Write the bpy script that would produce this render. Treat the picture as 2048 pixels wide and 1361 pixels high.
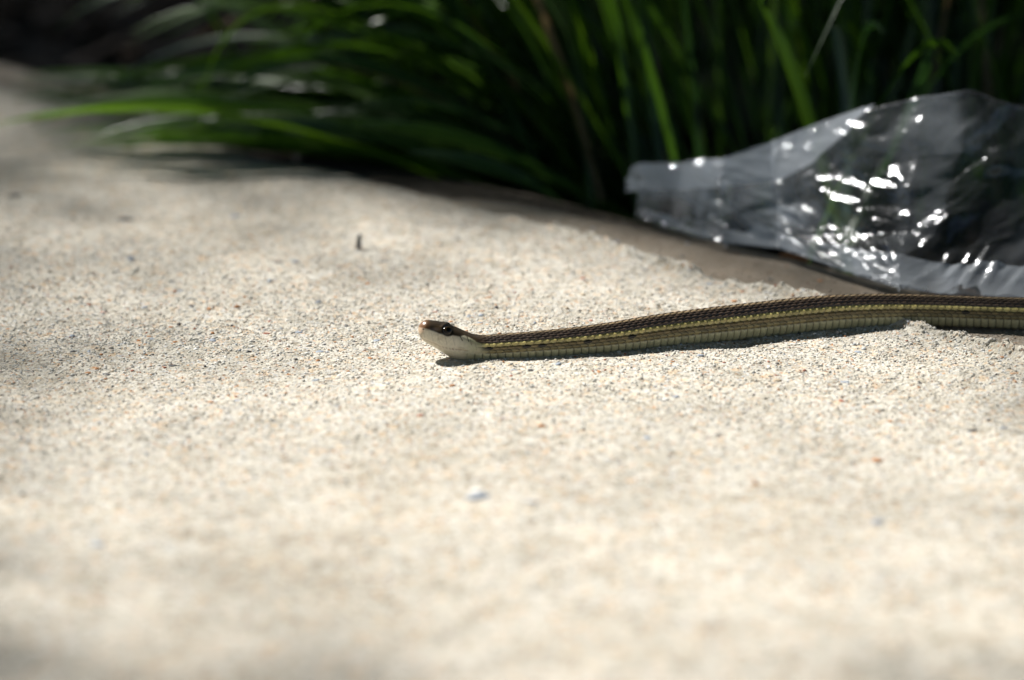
import bpy, math, random
import numpy as np

for o in list(bpy.data.objects):
    bpy.data.objects.remove(o, do_unlink=True)
SC = bpy.context.scene
COL = SC.collection
R = math.radians

# ------------------------------------------------------------------ camera
D, ELEV, WID = 1.2, R(16.0), 0.36            # metres to the aimed point, look-down angle, frame width there
CE, SE = math.cos(ELEV), math.sin(ELEV)
cam_d = bpy.data.cameras.new('camera')
cam = bpy.data.objects.new('camera', cam_d)
COL.objects.link(cam)
cam.location = (0, -D * CE, D * SE)
cam.rotation_euler = (R(90) - ELEV, 0, 0)
cam_d.sensor_width = 36
cam_d.lens = 36 * D / WID
cam_d.clip_start = 0.01
cam_d.clip_end = 500
cam_d.dof.use_dof = True
cam_d.dof.focus_distance = 1.186
cam_d.dof.aperture_fstop = 5.7
SC.camera = cam

# ------------------------------------------------------------------ sky and sun
LX, LY, LZ = 0.70, -0.62, -1.02              # direction the sunlight travels (from behind, left)
SUN_EL = math.atan2(-LZ, math.hypot(LX, LY))
SUN_AZ = math.atan2(-LX, -LY)                # from +Y clockwise
world = bpy.data.worlds.new('World')
SC.world = world
world.use_nodes = True
wn = world.node_tree
bg = wn.nodes['Background']
sky = wn.nodes.new('ShaderNodeTexSky')
sky.sky_type = 'NISHITA'
sky.sun_disc = False
sky.sun_elevation = SUN_EL
sky.sun_rotation = SUN_AZ
wn.links.new(sky.outputs[0], bg.inputs[0])
bg.inputs[1].default_value = 0.05
sun_d = bpy.data.lights.new('sun', 'SUN')
sun_d.energy = 5.0
sun_d.angle = R(0.55)
sun_d.color = (1.0, 0.975, 0.93)
sun = bpy.data.objects.new('sun', sun_d)
COL.objects.link(sun)
from mathutils import Vector
sun.rotation_euler = Vector((LX, LY, LZ)).to_track_quat('-Z', 'Y').to_euler()
sun.location = (-2, 2, 3)
SC.view_settings.view_transform = 'Standard'
SC.view_settings.look = 'None'
SC.view_settings.exposure = 0.80
SC.view_settings.gamma = 1.0
SC.view_settings.use_curve_mapping = False
SC.cycles.use_denoising = True
SC.cycles.max_bounces = 10
SC.cycles.transparent_max_bounces = 24
SC.cycles.transmission_bounces = 8
SC.cycles.sample_clamp_indirect = 6.0
SC.cycles.caustics_reflective = False
SC.cycles.caustics_refractive = False

rng = np.random.default_rng(7)
random.seed(7)

# ------------------------------------------------------------------ helpers
CAM = np.array([0, -D * CE, D * SE])
def ray(px, py):
    a = (px - 1024) / 2048 * WID / D
    b = (680.5 - py) / 2048 * WID / D
    return np.array([a, CE + b * SE, -SE + b * CE])
def ground(px, py, z=0.0):                  # pixel of the 2048 photograph -> point on the level z
    d = ray(px, py)
    return CAM + d * ((z - CAM[2]) / d[2])
def at_y(px, py, y):                        # pixel -> point on the upright plane y
    d = ray(px, py)
    return CAM + d * ((y - CAM[1]) / d[1])

def hash2(i, j, seed):
    h = (i.astype(np.int64) * 374761393 + j.astype(np.int64) * 668265263 + seed * 1274126177) & 0x7fffffff
    h = ((h ^ (h >> 13)) * 1274126177) & 0x7fffffff
    h = (h ^ (h >> 16)) & 0xffff
    return h / 65535.0
def vnoise(x, y, seed=0):
    x = np.asarray(x, float); y = np.asarray(y, float)
    i, j = np.floor(x), np.floor(y)
    u, v = x - i, y - j
    u = u * u * (3 - 2 * u); v = v * v * (3 - 2 * v)
    a, b = hash2(i, j, seed), hash2(i + 1, j, seed)
    c, d = hash2(i, j + 1, seed), hash2(i + 1, j + 1, seed)
    return (a * (1 - u) + b * u) * (1 - v) + (c * (1 - u) + d * u) * v - 0.5
def smooth(a, b, x):
    t = np.clip((np.asarray(x, float) - a) / (b - a), 0, 1)
    return t * t * (3 - 2 * t)

def mesh_np(name, verts, faces, mat=None, col=None, shade=True, fsize=None):
    """verts (n,3), faces (m,k) all the same k"""
    me = bpy.data.meshes.new(name)
    verts = np.asarray(verts, np.float32); faces = np.asarray(faces, np.int32)
    k = faces.shape[1]
    me.vertices.add(len(verts)); me.vertices.foreach_set('co', verts.ravel())
    me.loops.add(faces.size); me.loops.foreach_set('vertex_index', faces.ravel())
    me.polygons.add(len(faces))
    me.polygons.foreach_set('loop_start', np.arange(0, faces.size, k, dtype=np.int32))
    me.update(calc_edges=True)
    me.polygons.foreach_set('use_smooth', np.full(len(faces), shade))
    if col is not None:
        at = me.color_attributes.new('tint', 'FLOAT_COLOR', 'POINT')
        c = np.ones((len(verts), 4), np.float32); c[:, :3] = col
        at.data.foreach_set('color', c.ravel())
    me.validate()
    if mat: me.materials.append(mat)
    return me
def link(name, me, parent=None, loc=None):
    o = bpy.data.objects.new(name, me)
    COL.objects.link(o)
    if parent: o.parent = parent
    if loc is not None: o.location = loc
    return o
def tag(o, label, cat, group=None):
    o['label'] = label; o['category'] = cat
    if group: o['group'] = group
    return o
def grid_faces(nu, nv, wrap_v=False):
    i = np.arange(nu - 1)[:, None]
    j = np.arange(nv if wrap_v else nv - 1)[None, :]
    j2 = (j + 1) % nv
    a = i * nv + j; b = (i + 1) * nv + j; c = (i + 1) * nv + j2; d = i * nv + j2
    return np.stack([a, b, c, d], -1).reshape(-1, 4)

class NT:
    def __init__(s, name):
        s.m = bpy.data.materials.new(name); s.m.use_nodes = True
        s.t = s.m.node_tree; s.b = s.t.nodes['Principled BSDF']; s.out = s.t.nodes['Material Output']
    def n(s, typ, **kw):
        x = s.t.nodes.new('ShaderNode' + typ)
        for k, v in kw.items():
            if k.startswith('i_'):
                x.inputs[k[2:].replace('_', ' ')].default_value = v
            else: setattr(x, k, v)
        return x
    def l(s, a, b): s.t.links.new(a, b)
    def ramp(s, fac, stops, interp='LINEAR'):
        r = s.n('ValToRGB'); r.color_ramp.interpolation = interp
        e = r.color_ramp.elements
        while len(e) < len(stops): e.new(0.5)
        for q, (p, c) in zip(e, stops):
            q.position = p; q.color = (*c, 1)
        s.l(fac, r.inputs[0]); return r.outputs[0]
    def mix(s, fac, a, b, typ='MIX'):
        x = s.n('Mix', data_type='RGBA', blend_type=typ)
        for sock, v in ((x.inputs[0], fac), (x.inputs[6], a), (x.inputs[7], b)):
            if isinstance(v, (int, float)): sock.default_value = v
            elif isinstance(v, tuple): sock.default_value = (*v, 1)
            else: s.l(v, sock)
        return x.outputs[2]
    def noise(s, scale, detail=3, rough=0.55, co=None):
        x = s.n('TexNoise'); x.inputs['Scale'].default_value = scale
        x.inputs['Detail'].default_value = detail; x.inputs['Roughness'].default_value = rough
        if co: s.l(co, x.inputs['Vector'])
        return x.outputs['Fac']
    def coord(s): return s.n('TexCoord').outputs['Object']
    def bump(s, h, strength, dist, prev=None):
        x = s.n('Bump'); x.inputs['Strength'].default_value = strength; x.inputs['Distance'].default_value = dist
        s.l(h, x.inputs['Height'])
        if prev: s.l(prev, x.inputs['Normal'])
        return x.outputs[0]

# ------------------------------------------------------------------ materials of the ground
def mat_slab():
    m = NT('sandy_concrete'); co = m.coord()
    at = m.n('Attribute', attribute_name='tint').outputs['Color']      # r: trowelled brown margin, g: soil stain
    sep = m.n('SeparateColor'); m.l(at, sep.inputs[0])
    vo = m.n('TexVoronoi'); vo.inputs['Scale'].default_value = 1050; m.l(co, vo.inputs['Vector'])
    vs = m.n('SeparateColor'); m.l(vo.outputs['Color'], vs.inputs[0])
    grain = m.ramp(vs.outputs[0], [(0, (.32, .29, .24)), (.18, (.46, .43, .375)), (.55, (.53, .505, .445)), (.8, (.62, .60, .55)),
                                   (.93, (.40, .42, .45)), (.96, (.50, .28, .14)), (.985, (.14, .12, .11))])
    v2 = m.n('TexVoronoi'); v2.inputs['Scale'].default_value = 420; m.l(co, v2.inputs['Vector'])
    v2s = m.n('SeparateColor'); m.l(v2.outputs['Color'], v2s.inputs[0])
    coarse = m.ramp(v2s.outputs[1], [(0, (.62, .60, .56)), (.12, (.92, .9, .87)), (.5, (1, 1, 1)), (.86, (1.06, 1.05, 1.04)), (.95, (1.05, .90, .76))])
    base = m.mix(1.0, grain, coarse, 'MULTIPLY')
    blot = m.ramp(m.noise(9, 5, .6, co), [(.3, (.80, .77, .72)), (.5, (.97, .96, .94)), (.7, (1.08, 1.06, 1.02))])
    base = m.mix(1.0, base, blot, 'MULTIPLY')
    blot2 = m.ramp(m.noise(55, 4, .65, co), [(.3, (.82, .80, .76)), (.5, (1, 1, 1)), (.7, (1.06, 1.05, 1.03))])
    base = m.mix(1.0, base, blot2, 'MULTIPLY')
    brown = m.mix(m.noise(700, 3, .7, co), (.17, .135, .10), (.30, .245, .19))
    brown = m.mix(1.0, brown, blot2, 'MULTIPLY')
    base = m.mix(sep.outputs[0], base, brown)
    base = m.mix(sep.outputs[1], base, (.026, .020, .014))
    m.l(base, m.b.inputs['Base Color'])
    m.b.inputs['Roughness'].default_value = 0.9
    m.b.inputs['Specular IOR Level'].default_value = 0.25
    sub = m.n('Math', operation='SUBTRACT'); sub.inputs[0].default_value = 1.0; m.l(vo.outputs['Distance'], sub.inputs[1])
    b1 = m.bump(sub.outputs[0], 0.55, 0.0005)
    b2 = m.bump(m.noise(380, 4, .6, co), 0.5, 0.0012, b1)
    m.l(b2, m.b.inputs['Normal'])
    return m.m
def mat_tint(name, rough=0.8, spec=0.3, vary=0.25, bump=None):
    m = NT(name); co = m.coord()
    at = m.n('Attribute', attribute_name='tint').outputs['Color']
    v = m.ramp(m.noise(900, 3, .6, co), [(.25, (1 - vary,) * 3), (.75, (1 + vary * .6,) * 3)])
    m.l(m.mix(1.0, at, v, 'MULTIPLY'), m.b.inputs['Base Color'])
    m.b.inputs['Roughness'].default_value = rough
    m.b.inputs['Specular IOR Level'].default_value = spec
    if bump: m.l(m.bump(m.noise(bump[0], 3, .6, co), bump[1], bump[2]), m.b.inputs['Normal'])
    return m.m
def mat_plain(name, c1, c2, scale=600, rough=0.7, spec=0.3, bump=(900, .4, .0004)):
    m = NT(name); co = m.coord()
    m.l(m.mix(m.ramp(m.noise(scale, 4, .6, co), [(.3, (0, 0, 0)), (.7, (1, 1, 1))]), c1, c2), m.b.inputs['Base Color'])
    m.b.inputs['Roughness'].default_value = rough
    m.b.inputs['Specular IOR Level'].default_value = spec
    if bump: m.l(m.bump(m.noise(bump[0], 3, .6, co), bump[1], bump[2]), m.b.inputs['Normal'])
    return m.m
def mat_soil():
    m = NT('dark_soil'); co = m.coord()
    c = m.mix(m.ramp(m.noise(60, 6, .7, co), [(.35, (0, 0, 0)), (.7, (1, 1, 1))]), (.005, .004, .003), (.020, .015, .011))
    m.l(c, m.b.inputs['Base Color']); m.b.inputs['Roughness'].default_value = .95
    m.b.inputs['Specular IOR Level'].default_value = .15
    m.l(m.bump(m.noise(130, 6, .7, co), .9, .006), m.b.inputs['Normal'])
    return m.m

# ------------------------------------------------------------------ concrete path: straight edge, tooled margin
EA, EB = np.array([-.2215, .4892]), np.array([.0401, .2116])
EDIR = (EB - EA) / np.linalg.norm(EB - EA)          # along the edge, to the right and nearer
ENOR = np.array([EDIR[1], -EDIR[0]])                # into the path (towards the camera)
if ENOR[1] > 0: ENOR = -ENOR
def to_pd(x, y):
    return (x - EA[0]) * EDIR[0] + (y - EA[1]) * EDIR[1], (x - EA[0]) * ENOR[0] + (y - EA[1]) * ENOR[1]
def to_xy(p, d):
    return EA[0] + p * EDIR[0] + d * ENOR[0], EA[1] + p * EDIR[1] + d * ENOR[1]
def ridge_pos(p): return .0625 + .0035 * vnoise(p * 9, 0 * p, 31) + .0022 * vnoise(p * 40, 0 * p, 32) - .009 * smooth(.47, .39, p)
def path_height(x, y):
    p, d = to_pd(x, y)
    z = .0050 * vnoise(x * 7 + 3, y * 7, 1) + .0022 * vnoise(x * 22, y * 22, 2) + .0008 * vnoise(x * 75, y * 75, 3) + .0005 * vnoise(x * 220, y * 220, 4)
    z = z * smooth(.0, .06, d)
    rp = ridge_pos(p)
    k = .25 + 1.3 * smooth(-.25, .3, vnoise(p * 34, 0 * p, 5) + .6 * vnoise(p * 110, 0 * p, 15))
    rough = 1 + .8 * vnoise(x * 260, y * 260, 6)
    z = z + .0024 * k * smooth(.34, .44, p) * rough * np.exp(-((d - rp) / .0022) ** 2)
    z = z - .0016 * smooth(rp, rp - .006, d)                        # margin pressed a little lower
    z = z - .0035 * smooth(.03, .0, d)
    return z
def path_mesh():
    p = np.concatenate([-np.geomspace(3.2, .11, 26), np.arange(-.10, 1.05, .0032), np.geomspace(1.06, 4.2, 26)])
    prof = [(0.0, -.09), (0.0, -.03), (0.0, -.012)]
    prof += [(.009 * (1 - math.cos(a)), -.009 + .009 * math.sin(a)) for a in np.linspace(0.1, math.pi / 2, 8)]
    dd = np.concatenate([np.arange(.0115, .050, .0025), np.arange(.0515, .078, .0010), np.arange(.0785, .75, .0034), np.geomspace(.76, 3.2, 26)])
    prof += [(d, 0.0) for d in dd]
    dv = np.array([q[0] for q in prof]); zv = np.array([q[1] for q in prof])
    P, Dd = np.meshgrid(p, dv, indexing='ij')
    wob = .004 * vnoise(P * 14, 0 * P, 9) + .0016 * vnoise(P * 60, zv[None, :] * 60, 10)
    X, Y = to_xy(P, Dd + wob * smooth(.04, 0, Dd))
    Z = zv[None, :] + path_height(X, Y) * smooth(-.02, 0.0, zv)[None, :]
    rp = ridge_pos(P)
    margin = smooth(rp - .002, rp - .006, Dd + .0025 * vnoise(P * 240, Dd * 240, 11))
    margin = margin * (.72 + .5 * vnoise(P * 16, Dd * 30, 12))
    # soil washed over the edge under the grass
    sb = np.interp(P, [.03, .10, .17, .238, .322, .36, .41, .5], [.0, .030, .044, .054, .046, .032, .014, .0])
    spill = smooth(.006, -.006, Dd - sb + .020 * vnoise(P * 30, Dd * 40, 13) + .012 * vnoise(P * 110, Dd * 110, 14))
    spill = np.clip(spill + .4 * smooth(.008, .0, Dd), 0, 1)
    col = np.stack([np.clip(margin, 0, 1), np.clip(spill, 0, 1) * .9, 0 * P], -1).reshape(-1, 3)
    V = np.stack([X, Y, Z], -1).reshape(-1, 3)
    F = grid_faces(len(p), len(dv))
    return V, F, col
V, F, C = path_mesh()
path = link('path', mesh_np('path', V, F[:, ::-1], mat_slab(), C))
path['kind'] = 'structure'
if path.data.polygons[len(path.data.polygons) // 2].normal.z < 0:
    path.data.flip_normals()

# the bed: one dark sheet reaching far out, lumpy near the path
def soil_h(x, y):
    _, d = to_pd(x, y)
    n = .020 * vnoise(x * 9, y * 9, 21) + .012 * vnoise(x * 28, y * 28, 22) + .006 * vnoise(x * 90, y * 90, 23)
    return -.030 + n * smooth(.02, -.04, d) - .06 * smooth(0.0, .05, d)
def soil_mesh():
    a = np.concatenate([-np.geomspace(60, .9, 20), np.arange(-.88, 1.0, .008), np.geomspace(1.02, 60, 20)])
    b = np.concatenate([-np.geomspace(60, .3, 20), np.arange(-.29, 1.7, .008), np.geomspace(1.72, 80, 20)])
    X, Y = np.meshgrid(a, b, indexing='ij')
    return np.stack([X, Y, soil_h(X, Y)], -1).reshape(-1, 3), grid_faces(len(a), len(b))
V, F = soil_mesh()
soil = link('ground', mesh_np('ground', V, F, mat_soil()))
soil['kind'] = 'structure'

# ------------------------------------------------------------------ sand grains and pebbles of the concrete
phi = (1 + 5 ** .5) / 2
ICO_V = np.array([(-1, phi, 0), (1, phi, 0), (-1, -phi, 0), (1, -phi, 0), (0, -1, phi), (0, 1, phi), (0, -1, -phi), (0, 1, -phi),
                  (phi, 0, -1), (phi, 0, 1), (-phi, 0, -1), (-phi, 0, 1)]) / math.sqrt(1 + phi * phi)
ICO_F = np.array([(0, 11, 5), (0, 5, 1), (0, 1, 7), (0, 7, 10), (0, 10, 11), (1, 5, 9), (5, 11, 4), (11, 10, 2), (10, 7, 6), (7, 1, 8),
                  (3, 9, 4), (3, 4, 2), (3, 2, 6), (3, 6, 8), (3, 8, 9), (4, 9, 5), (2, 4, 11), (6, 2, 10), (8, 6, 7), (9, 8, 1)])
def grains():
    n = 98000
    xs = rng.uniform(-.27, .27, int(n * 2.2)); ys = rng.uniform(-.17, .26, len(xs))
    w = np.exp(-np.abs(ys - .01) / .085) * .95 + .05
    keep = rng.random(len(xs)) < w
    xs, ys = xs[keep], ys[keep]
    p, d = to_pd(xs, ys)
    keep = (d > .012) & (rng.random(len(xs)) < np.where(d < ridge_pos(p) - .003, .30, 1.0))
    xs, ys = xs[keep][:n], ys[keep][:n]
    n = len(xs)
    r = np.clip(rng.lognormal(math.log(.00030), .36, n), .00015, .0009)
    pal = np.array([(.55, .525, .46), (.62, .60, .55), (.47, .445, .385), (.76, .75, .72), (.42, .44, .46), (.54, .44, .32),
                    (.46, .21, .08), (.36, .13, .07), (.10, .09, .085), (.58, .51, .44)])
    pid = rng.choice(len(pal), n, p=[.34, .24, .17, .06, .03, .05, .014, .008, .018, .07])
    col = pal[pid] * rng.uniform(.82, 1.14, (n, 1))
    nl = 260                                                        # cement crumbs squeezed up along the lip of the margin
    pl = rng.uniform(.40, .80, nl); dl = ridge_pos(pl) + rng.normal(0, .0015, nl)
    xs[:nl], ys[:nl] = to_xy(pl, dl); r[:nl] = rng.uniform(.0003, .0009, nl); col[:nl] = np.array((.56, .53, .465)) * rng.uniform(.85, 1.1, (nl, 1))
    p, d = to_pd(xs, ys)
    mg = (d < ridge_pos(p) - .003)[:, None]
    col = np.where(mg, col * np.array([.62, .54, .46]), col)
    zz = path_height(xs, ys) + r * rng.uniform(-.35, .35, n)
    ang = rng.uniform(0, 6.283, n); ca, sa = np.cos(ang), np.sin(ang)
    sx, sy, sz = r * rng.uniform(.8, 1.5, n), r * rng.uniform(.7, 1.1, n), r * rng.uniform(.55, .95, n)
    J = ICO_V[None] * (1 + rng.uniform(-.22, .22, (n, 12, 1)))
    lx, ly, lz = J[..., 0] * sx[:, None], J[..., 1] * sy[:, None], J[..., 2] * sz[:, None]
    V = np.stack([xs[:, None] + lx * ca[:, None] - ly * sa[:, None], ys[:, None] + lx * sa[:, None] + ly * ca[:, None], zz[:, None] + lz], -1)
    F = (ICO_F[None] + (np.arange(n) * 12)[:, None, None]).reshape(-1, 3)
    return V.reshape(-1, 3), F, np.repeat(col, 12, 0)
V, F, C = grains()
sg = link('sand_grains', mesh_np('sand_grains', V, F, mat_tint('sand_grain', .75, .35, .12), C, shade=True), path)
sg['kind'] = 'stuff'

def pebble_mesh(name, seed, mat):
    r_ = np.random.default_rng(seed)
    n = 7; rings = [(.0, 1.0)] + [(math.sin(a), math.cos(a)) for a in (.75, 1.35, 2.0)]
    V = [(0, 0, 1.0)]
    for q in range(1, 4):
        for k in range(n):
            a = 2 * math.pi * k / n + r_.uniform(-.22, .22)
            f = r_.uniform(.78, 1.15)
            V.append((rings[q][0] * math.cos(a) * f, rings[q][0] * math.sin(a) * f, rings[q][1] * r_.uniform(.8, 1.1)))
    me = bpy.data.meshes.new(name)
    F = [(0, 1 + k, 1 + (k + 1) % n) for k in range(n)]
    for q in range(2):
        for k in range(n):
            a, b = 1 + q * n + k, 1 + q * n + (k + 1) % n
            F.append((a, a + n, b + n, b))
    F.append(tuple(1 + 2 * n + k for k in range(n))[::-1])
    me.from_pydata(V, [], F); me.update()
    me.polygons.foreach_set('use_smooth', [True] * len(me.polygons))
    me.materials.append(mat)
    return me
PEB = {
    'rust': mat_plain('rust_pebble', (.36, .15, .055), (.55, .27, .11)),
    'red': mat_plain('red_pebble', (.28, .085, .05), (.42, .16, .09)),
    'slate': mat_plain('slate_flake', (.20, .24, .30), (.33, .37, .43), rough=.45, spec=.5),
    'dark': mat_plain('dark_flake', (.045, .045, .05), (.11, .105, .10), rough=.5),
    'tan': mat_plain('tan_pebble', (.44, .34, .22), (.60, .50, .37)),
    'white': mat_plain('quartz_pebble', (.62, .59, .54), (.80, .78, .74), rough=.4, spec=.5),
    'grey': mat_plain('grey_pebble', (.30, .29, .26), (.46, .44, .39)),
}
PKEYS = list(PEB)
PM = {k: [pebble_mesh(k + '_pebble', 10 * i + j, PEB[k]) for j in range(5)] for i, k in enumerate(PKEYS)}
def add_pebble(kind, x, y, s, flat, rot, tilt=(0, 0), sink=.15):
    o = link('pebble', random.choice(PM[kind]), path)
    z = float(path_height(np.array([x]), np.array([y]))[0])
    o.location = (x, y, z - s * flat * sink)
    o.scale = (s * random.uniform(1.0, 1.5), s * random.uniform(.7, 1.05), s * flat)
    o.rotation_euler = (tilt[0], tilt[1], rot)
    return o
# pebbles one can point at in the photograph: kind, pixel, width in pixels
SEEN = [('red', 178, 602, 15), ('rust', 201, 638, 13), ('rust', 342, 647, 13), ('rust', 298, 669, 10), ('dark', 146, 696, 15), ('rust', 350, 682, 12),
        ('dark', 393, 683, 10), ('dark', 302, 695, 9), ('slate', 597, 664, 20), ('slate', 640, 702, 20), ('slate', 655, 704, 10), ('dark', 498, 620, 9),
        ('red', 842, 845, 15), ('rust', 176, 737, 13), ('dark', 213, 739, 18), ('dark', 345, 722, 16), ('dark', 330, 721, 10), ('slate', 475, 799, 18),
        ('grey', 432, 674, 12), ('slate', 958, 1010, 40), ('slate', 1065, 1020, 20), ('slate', 195, 1090, 34), ('dark', 250, 441, 44), ('dark', 30, 391, 34),
        ('dark', 587, 815, 14), ('slate', 938, 636, 14), ('slate', 960, 652, 15), ('slate', 1018, 640, 14), ('rust', 964, 628, 9), ('dark', 556, 529, 20),
        ('grey', 380, 593, 24), ('dark', 1840, 766, 14), ('slate', 1690, 767, 18), ('dark', 1945, 852, 24), ('rust', 1755, 908, 24), ('rust', 1782, 836, 11),
        ('tan', 1555, 765, 20), ('slate', 1352, 800, 16), ('rust', 696, 740, 9), ('dark', 1030, 742, 8), ('rust', 1300, 731, 7), ('rust', 1345, 733, 8),
        ('red', 1448, 733, 9), ('rust', 1530, 722, 8), ('slate', 1348, 741, 14), ('white', 970, 742, 14), ('slate', 1028, 748, 14), ('rust', 834, 720, 7),
        ('rust', 843, 703, 8), ('dark', 1508, 752, 10), ('red', 1552, 755, 9), ('tan', 150, 590, 14), ('slate', 470, 437, 30), ('grey', 765, 828, 16),
        ('slate', 1755, 1044, 26), ('white', 955, 1000, 30), ('dark', 1870, 815, 10), ('rust', 600, 752, 8), ('red', 540, 640, 9), ('rust', 470, 650, 12)]
for kind, px, py, w in SEEN:
    g = ground(px, py)
    add_pebble(kind, g[0], g[1], w * 1.758e-4 * .42, random.uniform(.28, .5) if kind in ('slate', 'dark', 'white') else random.uniform(.5, .75),
               random.uniform(-.4, .4))
k = 0
while k < 238:
    x, y = random.uniform(-.25, .25), random.triangular(-.14, .19, .02)
    p, d = to_pd(x, y)
    if d < .02: continue
    kind = random.choices(PKEYS, [.20, .10, .17, .15, .16, .08, .14])[0]
    s = random.uniform(.0006, .00125) * (1.35 if kind == 'slate' else 1)
    add_pebble(kind, x, y, s, random.uniform(.3, .8), random.uniform(0, 6.28), (random.uniform(-.25, .25), random.uniform(-.25, .25)))
    k += 1

# ------------------------------------------------------------------ the snake
ZP = 1.758e-4 / 6.4                                     # metres per pixel of the head's enlarged side view
def z2p(zx, zy): return 800 + zx / 6.4, 600 + zy / 6.4
HEAD = [  # middle of the head and neck in the side view, half height (all in enlarged pixels), half width in mm
    (238, 348, 88, 2.5), (268, 355, 102, 2.9), (300, 365, 116, 3.25), (355, 392, 138, 3.7), (452, 432, 158, 4.2), (550, 470, 168, 4.75), (645, 522, 180, 5.2),
    (765, 582, 184, 5.45), (875, 606, 170, 5.2), (960, 613, 157, 4.75), (1050, 615, 153, 4.5), (1180, 616, 153, 4.4)]
BODY = [(1010, 719.5, 48.5), (1080, 717, 50), (1202, 709.5, 56), (1324, 696, 63), (1446, 680, 65), (1568, 666.5, 66), (1670, 656, 64.5), (1792, 648, 59), (1914, 649, 56), (2036, 655, 58)]
g0, g1 = ground(905, 720.5), ground(1080, 717)
hs = (g1[1] - g0[1]) / (g1[0] - g0[0])
pts, rh, rw, zc = [], [], [], []
for zx, zy, hh, hw in HEAD:
    px, py = z2p(zx, zy)
    y = g0[1]
    for _ in range(4):
        P = at_y(px, py, y); y = g0[1] + hs * (P[0] - g0[0])
    pts.append(P); rh.append(hh * ZP); rw.append(hw * 1e-3); zc.append((zx, zy))
for px, py, h in BODY:
    if px < 1020: continue
    g = ground(px, py)
    r = h / 2 * 1.758e-4 * ((g - CAM) @ np.array([0, CE, -SE])) / D
    z = float(path_height(np.array([g[0]]), np.array([g[1]]))[0])
    pts.append(np.array([g[0], g[1], r * .985 + max(0.0, .4 * z)])); rh.append(r); rw.append(r * 1.05)
    zc.append(((px - 800) * 6.4, 616))
for x, y, z, r in [(.2065, .022, .0035, .0052), (.226, .029, -.006, .0054), (.250, .040, -.014, .0055), (.285, .066, -.0155, .0055), (.330, .090, -.015, .0054),
                   (.380, .093, -.015, .0050), (.425, .070, -.016, .0043), (.465, .055, -.018, .0034), (.505, .062, -.020, .0024), (.545, .085, -.022, .0013), (.575, .11, -.0225, .0005)]:
    pts.append(np.array([x, y, z])); rh.append(r); rw.append(r * 1.05); zc.append((9999, 616))
pts = np.array(pts); rh = np.array(rh); rw = np.array(rw); zc = np.array(zc, float)
arc = np.concatenate([[0], np.cumsum(np.linalg.norm(np.diff(pts, axis=0), axis=1))])
ds = .0002
sf = np.arange(-.012, arc[-1] + .012, ds)
def ext(vals):                                           # linear past both ends
    v = np.interp(sf, arc, vals)
    lo, hi = sf < 0, sf > arc[-1]
    v[lo] = vals[0] + (vals[1] - vals[0]) / (arc[1] - arc[0]) * sf[lo]
    v[hi] = vals[-1] + (vals[-1] - vals[-2]) / (arc[-1] - arc[-2]) * (sf[hi] - arc[-1])
    return v
def gsmooth(v, sig):
    k = int(3 * sig / ds); t = np.arange(-k, k + 1) * ds
    g = np.exp(-.5 * (t / sig) ** 2); g /= g.sum()
    return np.convolve(np.pad(v, k, mode='edge'), g, 'valid')
def resamp(vals, s, sig_h=.0011, sig_b=.008):
    e = ext(vals)
    a, b = np.interp(s, sf, gsmooth(e, sig_h)), np.interp(s, sf, gsmooth(e, sig_b))
    t = smooth(.024, .05, s)
    return a * (1 - t) + b * t
SEND = arc[-1]
s_head = np.concatenate([[.00002], .0022 * (np.linspace(.03, 1, 26) ** 1.7), np.arange(.00231, .030, .00013)])
s_vis = np.arange(.0301, .268, .000212)
s_off = np.arange(.2685, SEND, .0006)
S = np.concatenate([s_head, s_vis, s_off])
CX = np.stack([resamp(pts[:, k], S) for k in range(3)], -1)
RH, RW = resamp(rh, S), resamp(rw, S)
ZX, ZY = resamp(zc[:, 0], S), resamp(zc[:, 1], S)
cap = np.sqrt(np.clip(1 - (1 - np.clip(S / .0021, 0, 1)) ** 2.1, 0, 1))
RH, RW = RH * cap, RW * cap
T = np.gradient(CX, S, axis=0); T /= np.linalg.norm(T, axis=1)[:, None]
SIDE = np.cross(T, np.array([0, 0, 1.0])); SIDE /= np.linalg.norm(SIDE, axis=1)[:, None]   # towards the camera
UP = np.cross(SIDE, T)
UP = np.where(UP[:, 2:3] < 0, -UP, UP)
bnd_half = [-8, 6, 20, 38, 50, 62, 73, 84]
bnd = np.array(bnd_half + [180 - b for b in bnd_half[::-1]], float)             # 15 rows
ph_d = np.concatenate([np.linspace(bnd[k], bnd[k + 1], 8)[:-1] for k in range(15)])
ph_v = np.linspace(188, 352, 34)[:-1]
PH = np.concatenate([ph_d, ph_v])
NS, NP = len(S), len(PH)
ph = np.radians(PH)
headw = smooth(.026, .018, S)[:, None]                                          # 1 on the head, 0 on the body
cs, sn = np.cos(ph)[None, :], np.sin(ph)[None, :]
ntop = 2.0 + .75 * headw * smooth(.0, .006, S)[:, None]
nbot = 2.0 + .5 * (1 - headw) + .35 * headw
ex = np.where(sn > 0, ntop, nbot)
sup = (np.abs(cs) ** ex + np.abs(sn) ** ex) ** (-1 / ex)
A = cs * sup; B = sn * sup
base = CX[:, None, :] + SIDE[:, None, :] * (RW[:, None] * A)[..., None] + UP[:, None, :] * (RH[:, None] * B)[..., None]
nrm = SIDE[:, None, :] * (A / RW[:, None].clip(1e-5))[..., None] + UP[:, None, :] * (B / RH[:, None].clip(1e-5))[..., None]
nrm /= np.linalg.norm(nrm, axis=2)[..., None].clip(1e-9)
# side-view coordinates of every vertex, as seen from the photograph's height (same on both flanks)
tz = np.stack([np.gradient(ZX, S), np.gradient(ZY, S)], -1); tz /= np.linalg.norm(tz, axis=1)[:, None].clip(1e-9)
AX = ZX[:, None] + tz[:, 1:2] * (RH[:, None] / ZP) * B
AY = ZY[:, None] - tz[:, 0:1] * (RH[:, None] / ZP) * B + np.abs(RW[:, None] * A) * SE / ZP
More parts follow.
